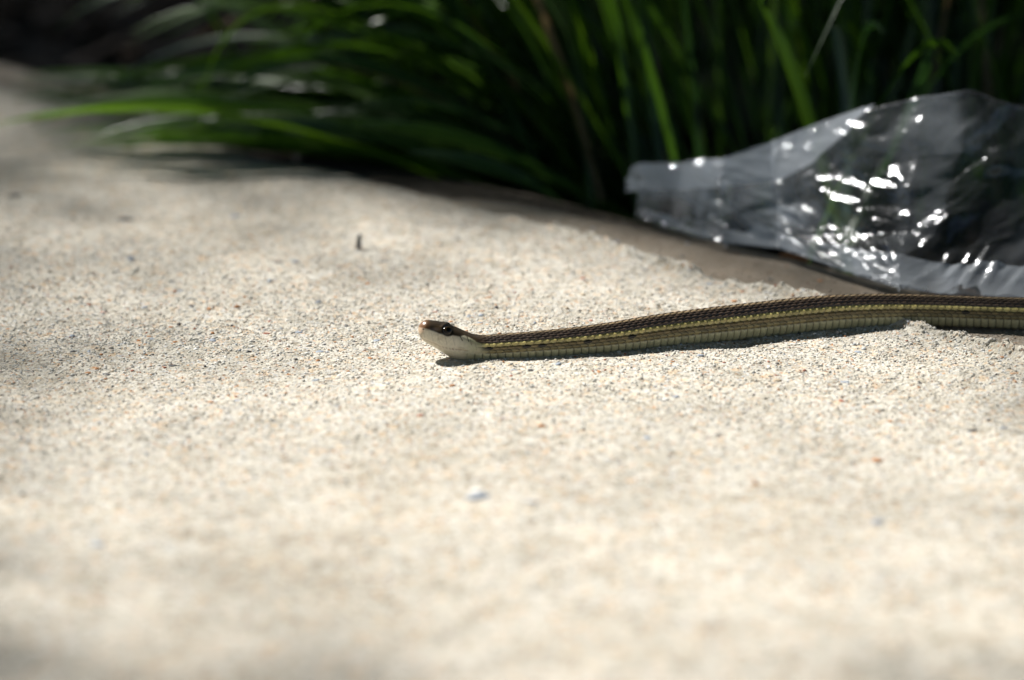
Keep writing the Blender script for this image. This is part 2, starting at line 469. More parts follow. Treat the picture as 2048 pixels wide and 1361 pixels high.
# --- scales
PITCH = .00258
u = (S[:, None] - .0215) / PITCH + 0 * ph[None, :]
w = np.interp(PH, bnd, np.arange(16.0))[None, :] + 0 * u
dors = (PH <= 188)[None, :] & (u > -50)
best = np.full(u.shape, -1.0); best_r = np.zeros(u.shape, int); best_c = np.zeros(u.shape); best_e = np.zeros(u.shape); best_t = np.zeros(u.shape); best_dw = np.zeros(u.shape)
for dr in (-1, 0, 1):
    r = np.floor(w).astype(int) + dr
    off = np.where(r % 2 == 0, 0.0, .5)
    for dc in (-1, 0, 1):
        c = np.round(u - off) + dc + off
        du = u - c; dw = w - (r + .5)
        t = (du + .72) / 1.42
        wd = .66 * np.clip(np.sin(np.pi * np.clip(t, 0, 1) ** .85), 0, 1) ** .62
        inside = (t > 0) & (t < 1) & (np.abs(dw) < wd) & (r >= 0) & (r < 15)
        st = (r == 2) | (r == 12)
        h = .10 + .90 * t - np.where(st, .95, .60) * (dw / .66) ** 2 - .35 * smooth(.75, 1.0, t) + np.where(st, .16, 0)
        ok = inside & (h > best)
        best = np.where(ok, h, best); best_r = np.where(ok, r, best_r); best_c = np.where(ok, c, best_c)
        best_e = np.where(ok, np.minimum(wd - np.abs(dw), (1 - t) * 1.2), best_e); best_t = np.where(ok, t, best_t); best_dw = np.where(ok, dw, best_dw)
sc_on = (best > 0) & dors
amp = np.clip(RH / .0055, .2, 1.15)[:, None]
disp_s = np.where(sc_on, .00066 * best + .00012 * np.exp(-(best_dw / .13) ** 2) * smooth(.1, .5, best_t), 0) * amp
# belly plates: one broad scute for each scale length
uv = u + .25
fv = uv - np.floor(uv)
vent = ~(PH <= 188)[None, :] & (u > -50)
disp_v = (.00005 + .00045 * np.sin(np.pi * fv ** 1.5) ** .8) * amp
bodyw = smooth(-.6, 2.2, u + .8 * vnoise(u * 1.3, w, 41))
vw = smooth(-3.0, 1.0, u)
disp = np.where(vent, disp_v * vw, disp_s * bodyw)
# --- colours
def poly_y(x, pl):
    pl = np.array(pl, float); return np.interp(x, pl[:, 0], pl[:, 1])
def seg_d(px, py, a, b):
    a = np.array(a, float); b = np.array(b, float); d = b - a
    t = np.clip(((px - a[0]) * d[0] + (py - a[1]) * d[1]) / (d @ d), 0, 1)
    return np.hypot(px - a[0] - t * d[0], py - a[1] - t * d[1])
def lerp(c, k, m): return c * (1 - m[..., None]) + np.array(k, float) * m[..., None]
hid = hash2(best_r.astype(float), np.floor(best_c * 2), 51)
hid2 = hash2(best_r.astype(float), np.floor(best_c * 2), 52)
ROWC = {0: (.22, .18, .085), 1: (.155, .115, .05), 2: (.46, .385, .145), 3: (.060, .040, .027), 4: (.048, .032, .023), 5: (.048, .032, .023), 6: (.065, .045, .03), 7: (.26, .19, .11)}
rowc = np.array([ROWC[min(k, 14 - k)] for k in range(15)])
bc = rowc[best_r] * (.72 + .56 * hid)[..., None]
spot = (np.minimum(best_r, 14 - best_r) == 1) & (hid2 < .42 - .40 * smooth(8, 22, u))
bc = np.where(spot[..., None], np.array((.014, .011, .008)), bc)
spot2 = (np.minimum(best_r, 14 - best_r) == 2) & (hid2 < .10)
bc = bc * (.16 + .84 * smooth(.02, .22, best_e))[..., None]                     # dark rims between the scales
bc = bc * (1 + .25 * np.exp(-(best_dw / .12) ** 2))[..., None]
bc = np.where(sc_on[..., None], bc, np.array((.012, .009, .006)))
ev = np.minimum(fv, 1 - fv)
vcol = np.array((.37, .35, .21)) * (.88 + .24 * hash2(np.floor(uv), 0 * uv, 53))[..., None] * (.30 + .70 * smooth(.0, .14, np.minimum(fv, 1 - fv)))[..., None]
bc = np.where(vent[...], 0, 1)[..., None] * bc + np.where(vent[...], 1, 0)[..., None] * vcol
# head
hx, hy = AX, AY
top_line = poly_y(hx, [(200, 338), (300, 362), (400, 392), (480, 425), (540, 446), (690, 458), (760, 462), (810, 452), (880, 480), (960, 530), (1040, 560), (1200, 575)])
brown = smooth(12, -10, hy - top_line + 10 * vnoise(hx * .03, hy * .03, 61))
white = np.ones(hx.shape + (3,)) * np.array((.60, .54, .41))
white = lerp(white, (.42, .40, .24), smooth(700, 980, hx))
white = lerp(white, (.60, .40, .26), smooth(60, 20, np.hypot(hx - 262, (hy - 385) * .8)) * .8)
white = lerp(white, (.40, .33, .22), smooth(.02, .35, vnoise(hx * .012, hy * .016, 63) + .5 * vnoise(hx * .04, hy * .04, 64)) * .5)
white = lerp(white, (.46, .40, .27), smooth(600, 760, hy) * .6)
dk = np.ones(hx.shape + (3,)) * np.array((.036, .024, .014))
dk = lerp(dk, (.17, .078, .03), smooth(400, 290, hx))
dk = lerp(dk, (.13, .085, .045), smooth(60, 20, np.hypot((hx - 480) * .7, (hy - 365) * 1.2)) * .9)
dk = lerp(dk, (.035, .024, .014), smooth(26, 8, seg_d(hx, hy, (400, 398), (535, 440))))
dk = lerp(dk, (.03, .02, .012), smooth(40, 14, seg_d(hx, hy, (680, 430), (900, 470))))
dk = dk * (.85 + .5 * (vnoise(hx * .012, hy * .012, 62) + .5))[..., None]
hc = white * (1 - brown[..., None]) + dk * brown[..., None]
for a, b, wd, k in [((752, 458), (786, 520), 9, .92), ((846, 470), (868, 532), 9, .85), ((886, 505), (902, 575), 8, .5), ((662, 470), (690, 585), 5, .35), ((566, 470), (594, 580), 5, .32),
                    ((474, 455), (506, 560), 5, .28), ((395, 430), (420, 530), 5, .25), ((300, 420), (318, 505), 5, .25), ((952, 560), (968, 640), 8, .3)]:
    hc = lerp(hc, (.03, .022, .015), smooth(wd, wd * .35, seg_d(hx, hy, a, b)) * k)
MOUTH = [(252, 455), (300, 508), (380, 540), (450, 566), (520, 602), (620, 627), (720, 636), (850, 652)]
md = np.min([seg_d(hx, hy, MOUTH[i], MOUTH[i + 1]) for i in range(len(MOUTH) - 1)], axis=0)
md = np.where(sn * np.ones_like(hx) > -.97, md, 99)
hc = lerp(hc, (.20, .085, .05), smooth(8, 2, md) * (.45 + .4 * smooth(40, 10, np.abs(hx - 665))))
hc = lerp(hc, (.05, .03, .02), smooth(15, 7, np.hypot(hx - 296, hy - 378)) * .9)          # nostril
ed = np.hypot(hx - 602, hy - 388)
hc = lerp(hc, (.012, .009, .006), smooth(92, 70, ed) * (1 - vent))
hm = np.where(vent, 1 - vw, 1 - bodyw) * (S < .04)[:, None]
hm = smooth(.15, .85, hm)
colr = bc * (1 - hm[..., None]) + hc * hm[..., None]
# head relief: brow, cheek hollow, mouth groove, lips, socket
ed = np.hypot(hx - 602, hy - 388)
upper = (sn > -.6) * headw
disp = disp + upper * (.00034 * np.exp(-((ed - 80) / 22) ** 2) * smooth(365, 325, hy) - .00020 * smooth(80, 40, ed))
disp = disp - headw * .00016 * np.exp(-(md / 7) ** 2) + headw * .00008 * np.exp(-((md - 22) / 12) ** 2)
disp = disp - upper * .00035 * np.exp(-(((hx - 470) / 70) ** 2 + ((hy - 385) / 40) ** 2))
disp = disp - headw * .00025 * smooth(14, 5, np.hypot(hx - 296, hy - 378))
VV = base + nrm * disp[..., None]
V = VV.reshape(-1, 3)
tip = CX[0] - T[0] * .00002
F4 = grid_faces(NS, NP, True)
nV = len(V)
V = np.concatenate([V, [tip, CX[-1] + T[-1] * .002]])
# close both ends with quads that fold onto the pole
F_tip = np.array([(nV, (j + 1) % NP, j, nV) for j in range(NP)])
colr = np.concatenate([colr.reshape(-1, 3), [colr[0, 40], colr[-1, 40]]])
def mat_snake():
    m = NT('snake_skin'); co = m.coord()
    at = m.n('Attribute', attribute_name='tint').outputs['Color']
    v = m.ramp(m.noise(1500, 3, .6, co), [(.25, (.85, .85, .85)), (.75, (1.12, 1.12, 1.12))])
    m.l(m.mix(1.0, at, v, 'MULTIPLY'), m.b.inputs['Base Color'])
    m.b.inputs['Roughness'].default_value = .31
    m.b.inputs['Specular IOR Level'].default_value = .5
    m.b.inputs['Subsurface Weight'].default_value = .06
    m.b.inputs['Subsurface Radius'].default_value = (.0012, .0006, .0004)
    m.b.inputs['Subsurface Scale'].default_value = 1.0
    return m.m
me = bpy.data.meshes.new('snake')
faces = F4[:, ::-1].tolist() + [(nV, j, (j + 1) % NP) for j in range(NP)] + [(nV + 1, (NS - 1) * NP + (j + 1) % NP, (NS - 1) * NP + j) for j in range(NP)]
me.from_pydata(V.tolist(), [], faces)
at = me.color_attributes.new('tint', 'FLOAT_COLOR', 'POINT')
c4 = np.ones((len(V), 4), np.float32); c4[:, :3] = np.clip(colr, 0, 1)
at.data.foreach_set('color', c4.ravel())
me.polygons.foreach_set('use_smooth', [True] * len(me.polygons))
me.update()
me.materials.append(mat_snake())
pm = me.polygons[NP * 60 + 20]
if pm.normal.dot(Vector(nrm[60, 20])) < 0: me.flip_normals()
snake = link('snake', me)
tag(snake, 'slim brown snake with yellow side stripe and pale belly, head lifted off the concrete', 'snake')

def mat_eye():
    m = NT('snake_eye'); co = m.coord()
    ln = m.n('VectorMath', operation='LENGTH')
    mp = m.n('Mapping'); mp.inputs['Scale'].default_value = (1, 1, 0); m.l(co, mp.inputs['Vector']); m.l(mp.outputs[0], ln.inputs[0])
    c = m.ramp(ln.outputs['Value'], [(0, (.002, .002, .002)), (.50, (.002, .002, .002)), (.56, (.06, .038, .016)), (.64, (.022, .015, .009)), (.92, (.006, .005, .004))])
    m.l(c, m.b.inputs['Base Color'])
    m.b.inputs['Roughness'].default_value = .10
    m.b.inputs['Specular IOR Level'].default_value = .25
    return m.m
EYE = mat_eye()
for flank in (1, -1):
    ok = (np.sign(A) * flank > 0) & (B > -.5) & (S[:, None] < .03)
    dd_ = np.where(ok, np.hypot(hx - 602, hy - 386), 1e9)
    i, j = np.unravel_index(np.argmin(dd_), dd_.shape)
    n_ = Vector(nrm[i, j]); c_ = Vector(base[i, j]) - n_ * .00080
    ns, nr = 20, 12
    EV = [(0, 0, 1.0)] + [(math.sin(a) * math.cos(b), math.sin(a) * math.sin(b), math.cos(a)) for a in np.linspace(.12, 2.2, nr) for b in np.arange(ns) * 2 * math.pi / ns]
    EF = [(0, 1 + k, 1 + (k + 1) % ns) for k in range(ns)]
    for q in range(nr - 1):
        EF += [(1 + q * ns + k, 1 + (q + 1) * ns + k, 1 + (q + 1) * ns + (k + 1) % ns, 1 + q * ns + (k + 1) % ns) for k in range(ns)]
    em = bpy.data.meshes.new('eye'); em.from_pydata(EV, [], EF); em.update()
    em.polygons.foreach_set('use_smooth', [True] * len(em.polygons)); em.materials.append(EYE)
    e = link('eye', em, snake, c_)
    e.scale = (.00185, .00185, .0014)
    e.rotation_euler = n_.to_track_quat('Z', 'Y').to_euler()

# ------------------------------------------------------------------ clear plastic sheet on the edge of the bed
def tri(x): return np.abs((x - np.floor(x)) * 2 - 1) - .5
def crumple(u, v, seed, n=16, lo=.007, hi=.05, gain=.085):
    r_ = np.random.default_rng(seed); h = 0 * u
    for k in range(n):
        lam = lo * (hi / lo) ** (k / (n - 1)); a = r_.choice([1.15, 1.25, 1.75]) + r_.normal(0, .28)
        wu = .35 * lam * vnoise(u / lam * .7, v / lam * .7, seed * 31 + k) * 2
        wv = .35 * lam * vnoise(u / lam * .7 + 9, v / lam * .7, seed * 37 + k) * 2
        q = ((u + wu) * math.cos(a) + (v + wv) * math.sin(a)) / lam + r_.uniform(0, 9)
        h = h + lam * gain * r_.uniform(.5, 1.2) * tri(q) * (smooth(-.15, .25, vnoise(u / lam / 2.2, v / lam / 2.2, seed * 41 + k)))
    return h
FR = [(1268, 420), (1290, 436), (1350, 455), (1450, 482), (1560, 492), (1640, 520), (1720, 548), (1800, 572), (1880, 584), (1970, 590), (2080, 600), (2250, 640)]
TP = [(1262, 352), (1292, 330), (1380, 331), (1450, 319), (1550, 289), (1640, 254), (1740, 219), (1850, 192), (1945, 183), (2020, 203), (2120, 245), (2300, 280)]
DEP = [.012, .016, .022, .028, .036, .046, .056, .066, .072, .076, .078, .078]
Fp = np.array([ground(q[0], q[1] + 5, z=.002) for q in FR])
Tp = np.array([at_y(*q, f[1] + dp) for q, f, dp in zip(TP, Fp, DEP)])
def interp3(t, P):
    k = np.linspace(0, 1, len(P)); return np.stack([np.interp(t, k, P[:, c]) for c in range(3)], -1)
def film_grid(u0, u1, v0, v1, nu, nv, seed, offset, gain, edge=None):
    U, Vv = np.meshgrid(np.linspace(u0, u1, nu), np.linspace(v0, v1, nv), indexing='ij')
    if edge is not None: U, Vv = edge(U, Vv)
    Uw = np.clip(U + .012 * vnoise(U * 30, Vv * 14, seed) + .02 * vnoise(U * 9, Vv * 6, seed + 1), 0, 1)
    f, t = interp3(Uw, Fp), interp3(Uw, Tp)
    vv = np.clip(Vv, 0, 1)
    gy, gz = vv ** .75, vv ** 1.25
    P = f.copy()
    P[..., 0] += (t - f)[..., 0] * vv; P[..., 1] += (t - f)[..., 1] * gy; P[..., 2] += (t - f)[..., 2] * gz
    over = np.clip(Vv - 1, 0, None)                         # falls away behind the crest
    P[..., 1] += over * .09; P[..., 2] -= np.minimum(over * .25, np.maximum(t[..., 2] + .018, .0))
    du, dv = np.gradient(P, axis=0), np.gradient(P, axis=1)
    N = np.cross(du, dv); N /= np.linalg.norm(N, axis=2)[..., None].clip(1e-9)
    N = np.where(N[..., 1:2] > 0, -N, N)
    m_u, m_v = U * .30, Vv * .085 + .10 * np.sin(U * 3.0)
    h = crumple(m_u, m_v, seed, gain=gain) + offset
    h = h * (.35 + .65 * smooth(0, .2, vv))
    P = P + N * h[..., None]
    _, d = to_pd(P[..., 0], P[..., 1])
    floor_ = np.where(d > 0, path_height(P[..., 0], P[..., 1]) + .0006, -.03)
    P[..., 2] = np.maximum(P[..., 2], floor_ + .0008 + .001 * (vnoise(U * 200, Vv * 60, 5) + .5))
    return P, U, Vv
P1, U1, V1 = film_grid(0, 1, 0, 1.10, 320, 150, 3, .0, .060)
f1 = grid_faces(320, 150)
uc, vc = U1.ravel()[f1].mean(1), V1.ravel()[f1].mean(1)
hole = np.abs((uc - .170) / .075) ** 2.5 + np.abs((vc - .34 + .3 * (uc - .17)) / .16) ** 2.5 < 1 + .5 * vnoise(uc * 50, vc * 12, 81)
notch = uc < .030 + .075 * vnoise(vc * 7, uc * 0, 77) + .03 * vnoise(vc * 22, uc * 0, 76) + .03 * smooth(.35, .0, np.abs(vc - .45))
f1 = f1[~(hole | notch)]
def flap(U, Vv):                                            # a second thickness folded over the upper left
    return .02 + .035 * vnoise(Vv * 7 + .3, 0 * U, 80) * (1 - U) + U * (.35 + .19 * Vv ** .8), .56 + .44 * Vv + .10 * (1 - Vv) * vnoise(U * 5, 0 * U, 79) + .10 * (1 - Vv) * U
P2, U2, V2 = film_grid(0, 1, 0, 1, 160, 60, 8, .0035, .022, flap)
f2 = grid_faces(160, 60) + P1.shape[0] * P1.shape[1]
def skirt(U, Vv): return .14 + .86 * U, -.03 + .19 * Vv     # the bunched lower hem
P3, U3, V3 = film_grid(0, 1, 0, 1, 240, 46, 12, .003, .11, skirt)
f3 = grid_faces(240, 46) + P1.shape[0] * P1.shape[1] + P2.shape[0] * P2.shape[1]
V = np.concatenate([P1.reshape(-1, 3), P2.reshape(-1, 3), P3.reshape(-1, 3)])
F = np.concatenate([f1, f2, f3])
milk = np.concatenate([(.035 + .16 * smooth(.55, .30, U1) + .45 * smooth(1, .2, ((U1 - .36) / .07) ** 2 + ((V1 - .32) / .2) ** 2) * (.6 + vnoise(U1 * 60, V1 * 20, 74)) + (.10 + .10 * smooth(.55, .35, U1)) * smooth(.05, .35, vnoise(U1 * 16, V1 * 5, 71)) + .10 * smooth(.30, .0, np.abs(V1 - .45)) * smooth(.5, .3, U1)).ravel(),
                       (.58 + .24 * vnoise(U2 * 9, V2 * 3, 72)).ravel(), (.40 + .5 * vnoise(U3 * 20, V3 * 3, 73)).ravel()])
MILK = np.stack([milk] * 3, -1)
def mat_film():
    m = NT('clear_film'); co = m.coord()
    t = m.n('BsdfTransparent'); t.inputs[0].default_value = (.95, .96, .97, 1)
    g = m.n('BsdfGlossy'); g.inputs['Color'].default_value = (.95, .97, 1, 1); g.inputs['Roughness'].default_value = .16
    df = m.n('BsdfDiffuse'); df.inputs['Color'].default_value = (.74, .80, .88, 1)
    tl = m.n('BsdfTranslucent'); tl.inputs['Color'].default_value = (.74, .80, .88, 1)
    mp = m.n('Mapping'); mp.inputs['Rotation'].default_value = (0, .5, -.75); mp.inputs['Scale'].default_value = (.35, 1, 1); m.l(co, mp.inputs['Vector'])
    bp = m.bump(m.noise(230, 3, .55, mp.outputs[0]), .45, .0013)
    for x in (g, df, tl): m.l(bp, x.inputs['Normal'])
    haze = m.n('MixShader'); haze.inputs[0].default_value = .5; m.l(df.outputs[0], haze.inputs[1]); m.l(tl.outputs[0], haze.inputs[2])
    fr = m.n('Fresnel'); fr.inputs['IOR'].default_value = 1.55; m.l(bp, fr.inputs['Normal'])
    fm = m.n('Math', operation='MULTIPLY_ADD'); m.l(fr.outputs[0], fm.inputs[0]); fm.inputs[1].default_value = .85; fm.inputs[2].default_value = .0
    fm.use_clamp = True
    a = m.n('MixShader'); m.l(fm.outputs[0], a.inputs[0]); m.l(t.outputs[0], a.inputs[1]); m.l(g.outputs[0], a.inputs[2])
    hz = m.n('SeparateColor'); m.l(m.n('Attribute', attribute_name='tint').outputs['Color'], hz.inputs[0])      # how milky the film is there
    b = m.n('MixShader'); m.l(hz.outputs[0], b.inputs[0]); m.l(a.outputs[0], b.inputs[1]); m.l(haze.outputs[0], b.inputs[2])
    m.l(b.outputs[0], m.out.inputs[0])
    return m.m
film = link('plastic_sheet', mesh_np('plastic_sheet', V, F, mat_film(), MILK))
tag(film, 'crumpled clear plastic sheet lying on the edge of the path against the grass', 'plastic sheet')

# ------------------------------------------------------------------ grass clumps
def mat_blade(name, c1, c2, tr, rough=.34):
    m = NT(name); co = m.coord()
    c = m.mix(m.ramp(m.noise(22, 3, .6, co), [(.35, (0, 0, 0)), (.65, (1, 1, 1))]), c1, c2)
    m.l(c, m.b.inputs['Base Color']); m.b.inputs['Roughness'].default_value = rough
    m.b.inputs['Specular IOR Level'].default_value = .5
    m.l(m.bump(m.noise(500, 2, .5, co), .2, .0004), m.b.inputs['Normal'])
    tl = m.n('BsdfTranslucent'); tl.inputs['Color'].default_value = (*tr, 1)
    mx = m.n('MixShader'); mx.inputs[0].default_value = .30
    m.l(m.b.outputs[0], mx.inputs[1]); m.l(tl.outputs[0], mx.inputs[2]); m.l(mx.outputs[0], m.out.inputs[0])
    return m.m
BL = [mat_blade('leaf_green', (.034, .080, .010), (.056, .120, .014), (.13, .30, .015)),
      mat_blade('leaf_deep_green', (.016, .045, .014), (.028, .066, .016), (.05, .13, .02)),
      mat_blade('leaf_fresh_green', (.060, .14, .010), (.090, .19, .014), (.22, .44, .015)),
      mat_blade('leaf_dry', (.20, .15, .075), (.30, .24, .13), (.22, .15, .06), .6)]
def blade(P0, P1, P2, wid, mat, parent, twist=0.0, n=12, strict=True):
    P0, P1, P2 = (np.array(q, float) for q in (P0, P1, P2))
    t = np.linspace(0, 1, n)[:, None]
    c = (1 - t) ** 2 * P0 + 2 * t * (1 - t) * P1 + t * t * P2
    tg = np.gradient(c, axis=0); tg /= np.linalg.norm(tg, axis=1)[:, None]
    sd = np.cross(tg, np.array([0, 0, 1.0])); sd /= np.linalg.norm(sd, axis=1)[:, None].clip(1e-6)
    up = np.cross(sd, tg)
    a = twist * t + twist * .4
    sd, up = sd * np.cos(a) + up * np.sin(a), up * np.cos(a) - sd * np.sin(a)
    w_ = wid * .5 * (.55 + .45 * np.sin(np.pi * np.clip(t * 1.2, 0, 1) * .5)) * np.clip((1 - t) * 3.2, .02, 1) ** .8
    if strict and np.any((c[:, 2] > .03) & (to_pd(c[:, 0], c[:, 1])[1] > .045)): return None
    o0 = c[0]
    V = np.stack([c - sd * w_ + up * w_ * .32, c, c + sd * w_ + up * w_ * .32], 1).reshape(-1, 3) - o0
    me = mesh_np('blade', V, grid_faces(n, 3), mat)
    return link('blade', me, parent, o0)
def lift_over(P):                                           # keep points above the path or the soil
    x, y = np.array([P[0]]), np.array([P[1]])
    _, d = to_pd(x, y)
    f = float(path_height(x, y)[0]) + .003 if d[0] > 0 else float(soil_h(x, y)[0]) + .004
    P[2] = max(P[2], f); return P
def clump(loc, label, n, az0, az_sd, reach, tipz, rise, spread, wid, weights, seed):
    r_ = random.Random(seed)
    z0 = float(soil_h(np.array([loc[0]]), np.array([loc[1]]))[0])
    root = bpy.data.objects.new('grass_clump', None); COL.objects.link(root)
    tag(root, label, 'grass', 'strap-leaved grass clumps in the bed')
    for k in range(n):
        az = R(r_.gauss(az0, az_sd)); L = r_.uniform(*reach)
        b = np.array([loc[0] + r_.gauss(0, spread), loc[1] + r_.gauss(0, spread * .7), 0.0])
        _, db = to_pd(b[0], b[1])
        if db > -.012: b[:2] -= ENOR * (db + .012 + r_.uniform(0, .02))
        b[2] = float(soil_h(b[0:1], b[1:2])[0]) - .004
        tip = b + np.array([math.cos(az) * L, math.sin(az) * L, 0]); tip[2] = r_.uniform(*tipz)
        tip = lift_over(tip)
        f = r_.uniform(.38, .62)
        c = b + (tip - b) * f; c[2] = max(b[2], tip[2]) + r_.uniform(*rise)
        c[:2] += np.array([r_.gauss(0, .02), r_.gauss(0, .02)])
        mt = BL[r_.choices(range(4), weights)[0]]
        blade(b, c, tip, r_.uniform(*wid), mt, root, r_.gauss(0, .5))
    return root
W1 = [.42, .46, .09, .03]
c1 = clump((.055, .262), 'dense grass clump beside the plastic, long blades arching over the path edge', 150, 152, 22, (.14, .34), (.0, .15), (.02, .11), .020, (.0045, .0078), W1, 1)
clump((-.035, .40), 'grass clump farther along the path edge, blades reaching across the soil', 170, 120, 40, (.10, .24), (.02, .18), (.04, .12), .026, (.003, .006), W1, 2)
c3 = clump((.175, .315), 'upright grass clump rising directly behind the plastic sheet', 200, 95, 70, (.06, .24), (.06, .26), (.08, .2), .030, (.0035, .007), W1, 3)
clump((.32, .30), 'grass clump in the bed past the plastic sheet, blades fanning upwards', 170, 80, 75, (.06, .26), (.05, .26), (.08, .2), .035, (.0035, .007), W1, 4)
clump((.10, .50), 'grass clump deep in the bed behind the other clumps', 200, 130, 70, (.08, .3), (.03, .26), (.06, .2), .04, (.003, .006), W1, 5)
def blade_px(mid, tip, y_mid, y_tip, wid, mat, twist=0.0, base=None, strict=False, parent=None):
    b = np.array(base if base else (.05 + random.gauss(0, .012), .258 + random.gauss(0, .008), -.03))
    m_, t_ = at_y(*mid, y_mid), lift_over(at_y(*tip, y_tip))
    c = 2 * m_ - .5 * b - .5 * t_                              # the curve passes through the middle point
    return blade(b, c, t_, wid, mat, parent or c1, twist, 16, base is None and strict)
# long blades one can follow in the photograph
blade_px((700, 60), (262, 64), .31, .34, .0072, BL[2], .2)
blade_px((659, 26), (396, 230), .30, .30, .0072, BL[2], -.3)
blade_px((640, 100), (212, 178), .34, .40, .0072, BL[0], .2)
blade_px((660, 165), (222, 214), .31, .345, .0072, BL[0], .9)
blade_px((800, 196), (415, 214), .28, .30, .0072, BL[0], .1)
blade_px((800, 158), (452, 182), .29, .31, .0072, BL[1], .8)
blade_px((560, 205), (-20, 266), .32, .335, .0072, BL[0], .2)
blade_px((760, 262), (300, 266), .265, .305, .0072, BL[0], .2)
blade_px((760, 275), (340, 283), .262, .298, .0072, BL[1], 1.0)
blade_px((980, 300), (678, 250), .25, .265, .0072, BL[0], .8)
blade_px((1040, 360), (815, 304), .225, .235, .0072, BL[1], .8)
blade_px((900, 90), (560, 8), .32, .36, .0072, BL[0], .2)
blade_px((960, 170), (700, 60), .29, .31, .0072, BL[2], .2)
rr = random.Random(5)
for mid, tip, ym, yt, wd, mt, tw in [((1800, 150), (1920, 132), .20, .21, .0060, BL[0], .9), ((1715, 140), (1768, 70), .20, .21, .0060, BL[1], 1.2), ((1850, 190), (2045, 28), .22, .24, .0055, BL[1], .9),
                                     ((1690, 160), (1655, 60), .21, .22, .0060, BL[1], 1.0), ((1600, 190), (1500, -20), .21, .22, .0065, BL[2], .3), ((1835, 190), (1850, 120), .18, .185, .0075, BL[1], 1.3)]:
    blade_px(mid, tip, ym, yt, wd, mt, tw, (.125 + rr.gauss(0, .01), .175 + rr.gauss(0, .008), -.03), False, c3)
for k in range(105):                                            # low blades combed out to the left over the path
    ty = rr.uniform(150, 300); tx = rr.uniform(40, 620) + (ty - 150) * .6 - 60
    f = rr.uniform(.45, .6)
    mx, my = 1230 + (tx - 1230) * f, 385 + (ty - 385) * f - rr.uniform(15, 75)
    yt = ground(tx, min(ty + rr.uniform(4, 34), 318), 0)[1]
    blade_px((mx, my), (tx, ty), .258 + (yt - .258) * f, yt, rr.uniform(.0045, .0075), BL[rr.choices(range(4), [.48, .20, .30, .02])[0]], rr.gauss(0, .5), None, True)
for k in range(30):                                            # fan of blades rising from the clump
    a = R(rr.uniform(18, 80)); L = rr.uniform(500, 900)
    tx, ty = 1240 - L * math.cos(a), 380 - L * math.sin(a) + rr.uniform(30, 120)
    f = .5; mx, my = 1240 - L * .5 * math.cos(a), 380 - L * .5 * math.sin(a) - rr.uniform(0, 30)
    yt = rr.uniform(.24, .36)
    blade_px((mx, my), (tx, ty), .26 + (yt - .26) * f, yt, rr.uniform(.0035, .006), BL[rr.choices(range(4), [.40, .44, .12, .04])[0]], rr.gauss(0, .5), None, True)

# ------------------------------------------------------------------ litter
def leaf(name, label, cat, loc, length, width, curl, rot, mat, group=None, parent=None):
    nu, nv = 12, 7
    U, Vv = np.meshgrid(np.linspace(0, 1, nu), np.linspace(-1, 1, nv), indexing='ij')
    wd = width * .5 * np.sin(np.pi * np.clip(U * .94 + .03, 0, 1)) ** .7
    X = (U - .5) * length; Y = Vv * wd
    Z = curl * (np.abs(Vv) ** 1.6) * wd + length * .10 * curl * np.sin(U * 5 + .6) + .0016 * vnoise(U * 6, Vv * 3, int(length * 1e5))
    top = np.stack([X, Y, Z - Z.min()], -1).reshape(-1, 3)
    n = len(top); bot = top - np.array([0, 0, .00035])
    f = grid_faces(nu, nv)
    me = mesh_np(name, np.concatenate([top, bot]), np.concatenate([f, f[:, ::-1] + n]), mat)
    o = link(name, me, None, loc); o.rotation_euler = rot
    return tag(o, label, cat, group)
DRY = mat_plain('dry_leaf', (.22, .105, .045), (.36, .19, .085), 60, .6, .3, (300, .4, .0008))
PALE = mat_plain('bleached_leaf', (.52, .42, .33), (.68, .58, .48), 60, .6, .3, (300, .4, .0008))
TAN = mat_plain('tan_leaf', (.40, .28, .13), (.55, .42, .22), 60, .6, .3, (300, .4, .0008))
def on(px, py, dz=.002):
    g = ground(px, py); g[2] = float(path_height(g[0:1], g[1:2])[0]) + dz
    return tuple(g)
leaf('dry_leaf', 'narrow brown dead leaf lying on the path below the long grass tips', 'leaf', on(556, 312), .032, .012, .5, (0, .05, .1), DRY)
leaf('dry_leaf', 'small bleached curled leaf at the end of the brown one on the path', 'leaf', on(632, 314, .002), .018, .012, 1.2, (0, -.5, .5), PALE)
leaf('dry_leaf', 'small tan leaf standing among the low grass blades over the path', 'leaf', on(572, 285, .002), .014, .010, .8, (1.1, 0, .2), TAN)
leaf('dry_leaf', 'reddish brown leaf scrap on the path margin tucked under the plastic hem', 'leaf', on(1588, 508, .001), .012, .006, .5, (0, 0, -.4), DRY)
leaf('dry_leaf', 'brown leaf under the plastic right behind the snake', 'leaf', on(1930, 588, .001), .024, .010, .6, (0, 0, -.1), DRY)
# a short broken stem standing on the path
def stem():
    g = on(716, 503, -.001); n = 7; rings = [(0, 0, 0, .0011), (.0003, 0, .003, .0010), (.0004, .0002, .0055, .0009), (.0010, .0002, .0066, .0006)]
    V = [(x + r * math.cos(a), y + r * math.sin(a), z) for x, y, z, r in rings for a in np.arange(n) * 2 * math.pi / n]
    V.append((.0012, .0002, .0067))
    F = [(q * n + k, q * n + (k + 1) % n, (q + 1) * n + (k + 1) % n, (q + 1) * n + k) for q in range(3) for k in range(n)]
    F += [(3 * n + k, 3 * n + (k + 1) % n, len(V) - 1) for k in range(n)]
    me = bpy.data.meshes.new('twig'); me.from_pydata(V, [], F); me.update(); me.materials.append(PEB['dark'])
    tag(link('twig', me, None, g), 'tiny dark broken stem sticking up from the bare concrete', 'twig')
stem()

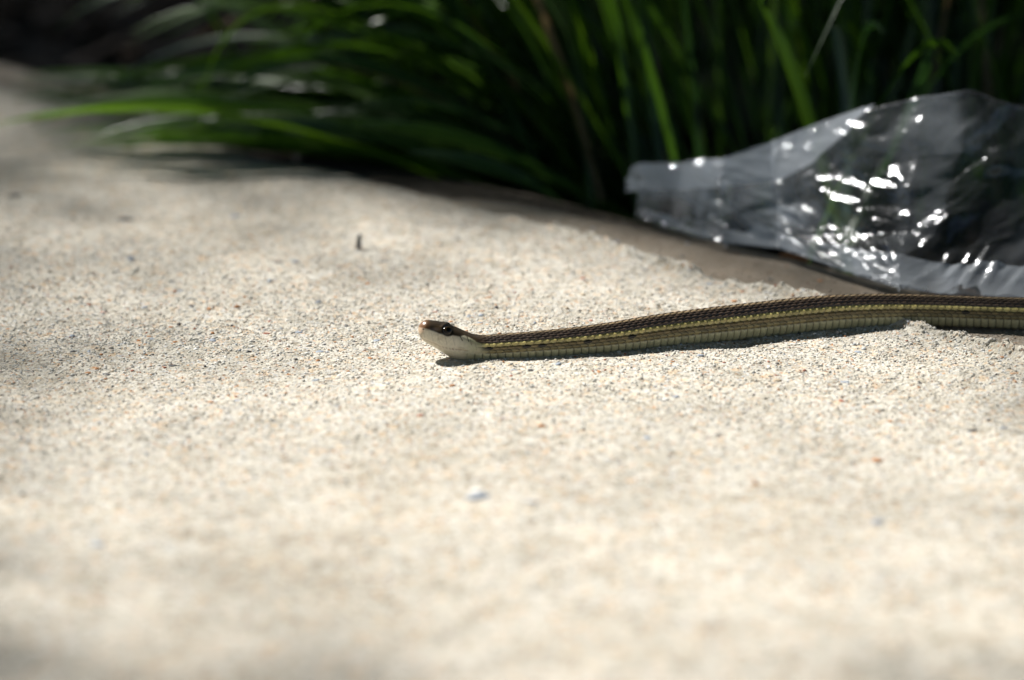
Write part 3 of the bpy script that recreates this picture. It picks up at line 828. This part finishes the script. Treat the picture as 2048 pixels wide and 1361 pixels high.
# ------------------------------------------------------------------ added unseen leaf crown on trunk and limbs, shaped to shade bed and path
def project(x, y, z=0.0):
    q = np.stack([x - CAM[0], y - CAM[1], z - CAM[2] + 0 * x], -1)
    dep = q @ np.array([0, CE, -SE]); k = 2048 * D / WID
    return 1024 + q[..., 0] / dep * k, 680.5 - (q @ np.array([0, SE, CE])) / dep * k
def wanted_sun(x, y):                                            # share of sun wanted on the ground, built into the leaf gaps
    px, py = project(x, y)
    r2 = ((px - 1250) / 1250) ** 2 + ((py - 920) / 620) ** 2
    f = np.clip(1.10 - .40 * r2, .42, 1) * (1 - (.50 - .30 * smooth(700, 250, px)) * smooth(560, 350, py - .05 * (px - 700)))
    _, d = to_pd(x, y)
    f = f * (1 - .35 * smooth(.075, .05, d))
    bed = np.where(x < -.05, .22, .34)
    bed = np.where((x > .02) & (y < .30) & (d > -.055), .80, bed)
    bed = np.where((x <= .02) & (x > -.22) & (y < .46), .85, bed)
    f = np.where(d < .0, bed, f)
    out = (np.abs(x) > .6) | (y > .9) | (y < -.8)
    return np.where(out, .30, f)
ADDED_TREE = (-3.6, 3.7)
def leaves_at(c, half, r_):
    n = len(c)
    a = r_.normal(size=(n, 3)); a[:, 2] *= .4; a /= np.linalg.norm(a, axis=1)[:, None]
    b = np.cross(a, r_.normal(size=(n, 3)) * .5 + np.array([0, 0, 1.0])); b /= np.linalg.norm(b, axis=1)[:, None]
    l = half * r_.uniform(.75, 1.25, (n, 1)); w = l * .36
    nn = np.cross(a, b)
    return np.stack([c - a * l, c + b * w + nn * w * .3, c + a * l, c - b * w + nn * w * .3], 1).reshape(-1, 3)
def crown_leaves():
    r_ = np.random.default_rng(17)
    def landing(c): return c[:, 0] - c[:, 2] * LX / LZ, c[:, 1] - c[:, 2] * LY / LZ
    # outer crown: broad leaves spread wide to cut the sky fill
    n = 52000
    c = r_.normal(size=(n, 3)); c /= np.linalg.norm(c, axis=1)[:, None]
    c = c * r_.random((n, 1)) ** (1 / 3) * np.array([7.5, 7.5, 1.1]) + np.array([-1.6, .6, 4.2])
    gx, gy = landing(c)
    c = c[(np.abs(gx) > .68) | (gy > .98) | (gy < -.88)]
    V1 = leaves_at(c, .115, r_)
    # small leaves placed to give the wanted bright pool and dimmer edges
    n = 70000
    z = r_.uniform(3.4, 4.6, n); gx = r_.uniform(-.75, .75, n); gy = r_.uniform(-.95, 1.05, n)
    c = np.stack([gx + z * LX / LZ, gy + z * LY / LZ, z], -1)
    half = .017; area = 2 * half * half * .36 * .62
    k = -np.log(wanted_sun(gx, gy)) * (1.5 * 2.0) / area             # leaves wanted over the column
    c = c[r_.random(n) < k / n]
    V2 = leaves_at(c, half, r_)
    V = np.concatenate([V1, V2]); n = len(V) // 4
    F = np.array([(0, 1, 2), (0, 2, 3)])[None] + (np.arange(n) * 4)[:, None, None]
    return V, F.reshape(-1, 3)
def tube(pts_, rad, n=8):
    pts_ = np.array(pts_, float); t = np.gradient(pts_, axis=0); t /= np.linalg.norm(t, axis=1)[:, None]
    s_ = np.cross(t, np.array([.3, .9, .1])); s_ /= np.linalg.norm(s_, axis=1)[:, None]; q = np.cross(t, s_)
    an = np.arange(n) * 2 * math.pi / n
    V = pts_[:, None] + (s_[:, None] * np.cos(an)[None, :, None] + q[:, None] * np.sin(an)[None, :, None]) * np.array(rad)[:, None, None]
    return V.reshape(-1, 3), grid_faces(len(pts_), n, True)
BARK = mat_plain('bark', (.06, .045, .035), (.12, .095, .075), 30, .9, .2, (40, .8, .01))
added_tree = bpy.data.objects.new('added_tree', None); COL.objects.link(added_tree)
tag(added_tree, 'broad leafy crown on a trunk, unseen, added to shade path and bed', 'added_tree')
V, F = tube([(ADDED_TREE[0], ADDED_TREE[1], -.05), (ADDED_TREE[0] + .03, ADDED_TREE[1], .5), (ADDED_TREE[0] + .10, ADDED_TREE[1] - .08, 1.2), (ADDED_TREE[0] + .3, ADDED_TREE[1] - .3, 2.4), (ADDED_TREE[0] + .35, ADDED_TREE[1] - .35, 3.2)], [.19, .15, .13, .11, .07])
link('trunk', mesh_np('trunk', V, F, BARK), added_tree)
for dx, dy, dz in ((2.9, .2, 1.5), (.0, -2.9, 1.4), (1.2, 1.2, 1.4), (-1.2, .3, 1.4), (-.2, 1.3, 1.4)):
    b = np.array([ADDED_TREE[0] + .3, ADDED_TREE[1] - .3, 2.4])
    V, F = tube([b, b + np.array([dx, dy, dz]) * .35 + np.array([0, 0, .12]), b + np.array([dx, dy, dz]) * .7 + np.array([0, 0, .1]), b + np.array([dx, dy, dz])], [.06, .045, .03, .012])
    link('limb', mesh_np('limb', V, F, BARK), added_tree)
V, F = crown_leaves()
link('crown', mesh_np('crown', V, F, mat_blade('tree_leaf', (.035, .075, .015), (.06, .11, .02), (.10, .2, .03)), shade=False), added_tree)

# ------------------------------------------------------------------ bark mulch over the soil
def mulch(n=2600):
    r_ = np.random.default_rng(23)
    x, y = r_.uniform(-.75, .75, n), r_.uniform(.0, 1.35, n)
    _, d = to_pd(x, y); k = d < -.012; x, y = x[k], y[k]; n = len(x)
    l, w, t = r_.uniform(.006, .020, n), r_.uniform(.003, .007, n), r_.uniform(.001, .003, n)
    box = np.array([(-1, -.7, -1), (1, -1, -1), (1, .8, -1), (-1, 1, -1), (-.8, -.6, 1), (.9, -.8, 1), (.8, .7, 1), (-.9, .8, 1)], float)
    B = box[None] * np.stack([l, w, t], -1)[:, None]
    a, b = r_.uniform(0, 6.28, n), r_.normal(0, .35, n)
    B = np.stack([B[..., 0], B[..., 1], B[..., 2] + B[..., 0] * np.tan(b)[:, None]], -1)
    ca, sa = np.cos(a)[:, None], np.sin(a)[:, None]
    V = np.stack([x[:, None] + B[..., 0] * ca - B[..., 1] * sa, y[:, None] + B[..., 0] * sa + B[..., 1] * ca, soil_h(x, y)[:, None] + B[..., 2] + .002], -1)
    q = np.array([(0, 3, 2, 1), (4, 5, 6, 7), (0, 1, 5, 4), (1, 2, 6, 5), (2, 3, 7, 6), (3, 0, 4, 7)])
    F = (q[None] + (np.arange(n) * 8)[:, None, None]).reshape(-1, 4)
    col = np.array((.020, .014, .010)) * r_.uniform(.5, 1.6, (n, 1)) * np.where(r_.random((n, 1)) < .04, 4.0, 1.0)
    return V.reshape(-1, 3), F, np.repeat(col, 8, 0)
V, F, C = mulch()
mu = link('mulch', mesh_np('mulch', V, F, mat_tint('bark_mulch', .9, .2, .3), C, shade=False))
mu['kind'] = 'stuff'
tag(mu, 'dark bark mulch scattered over the soil of the bed', 'mulch')
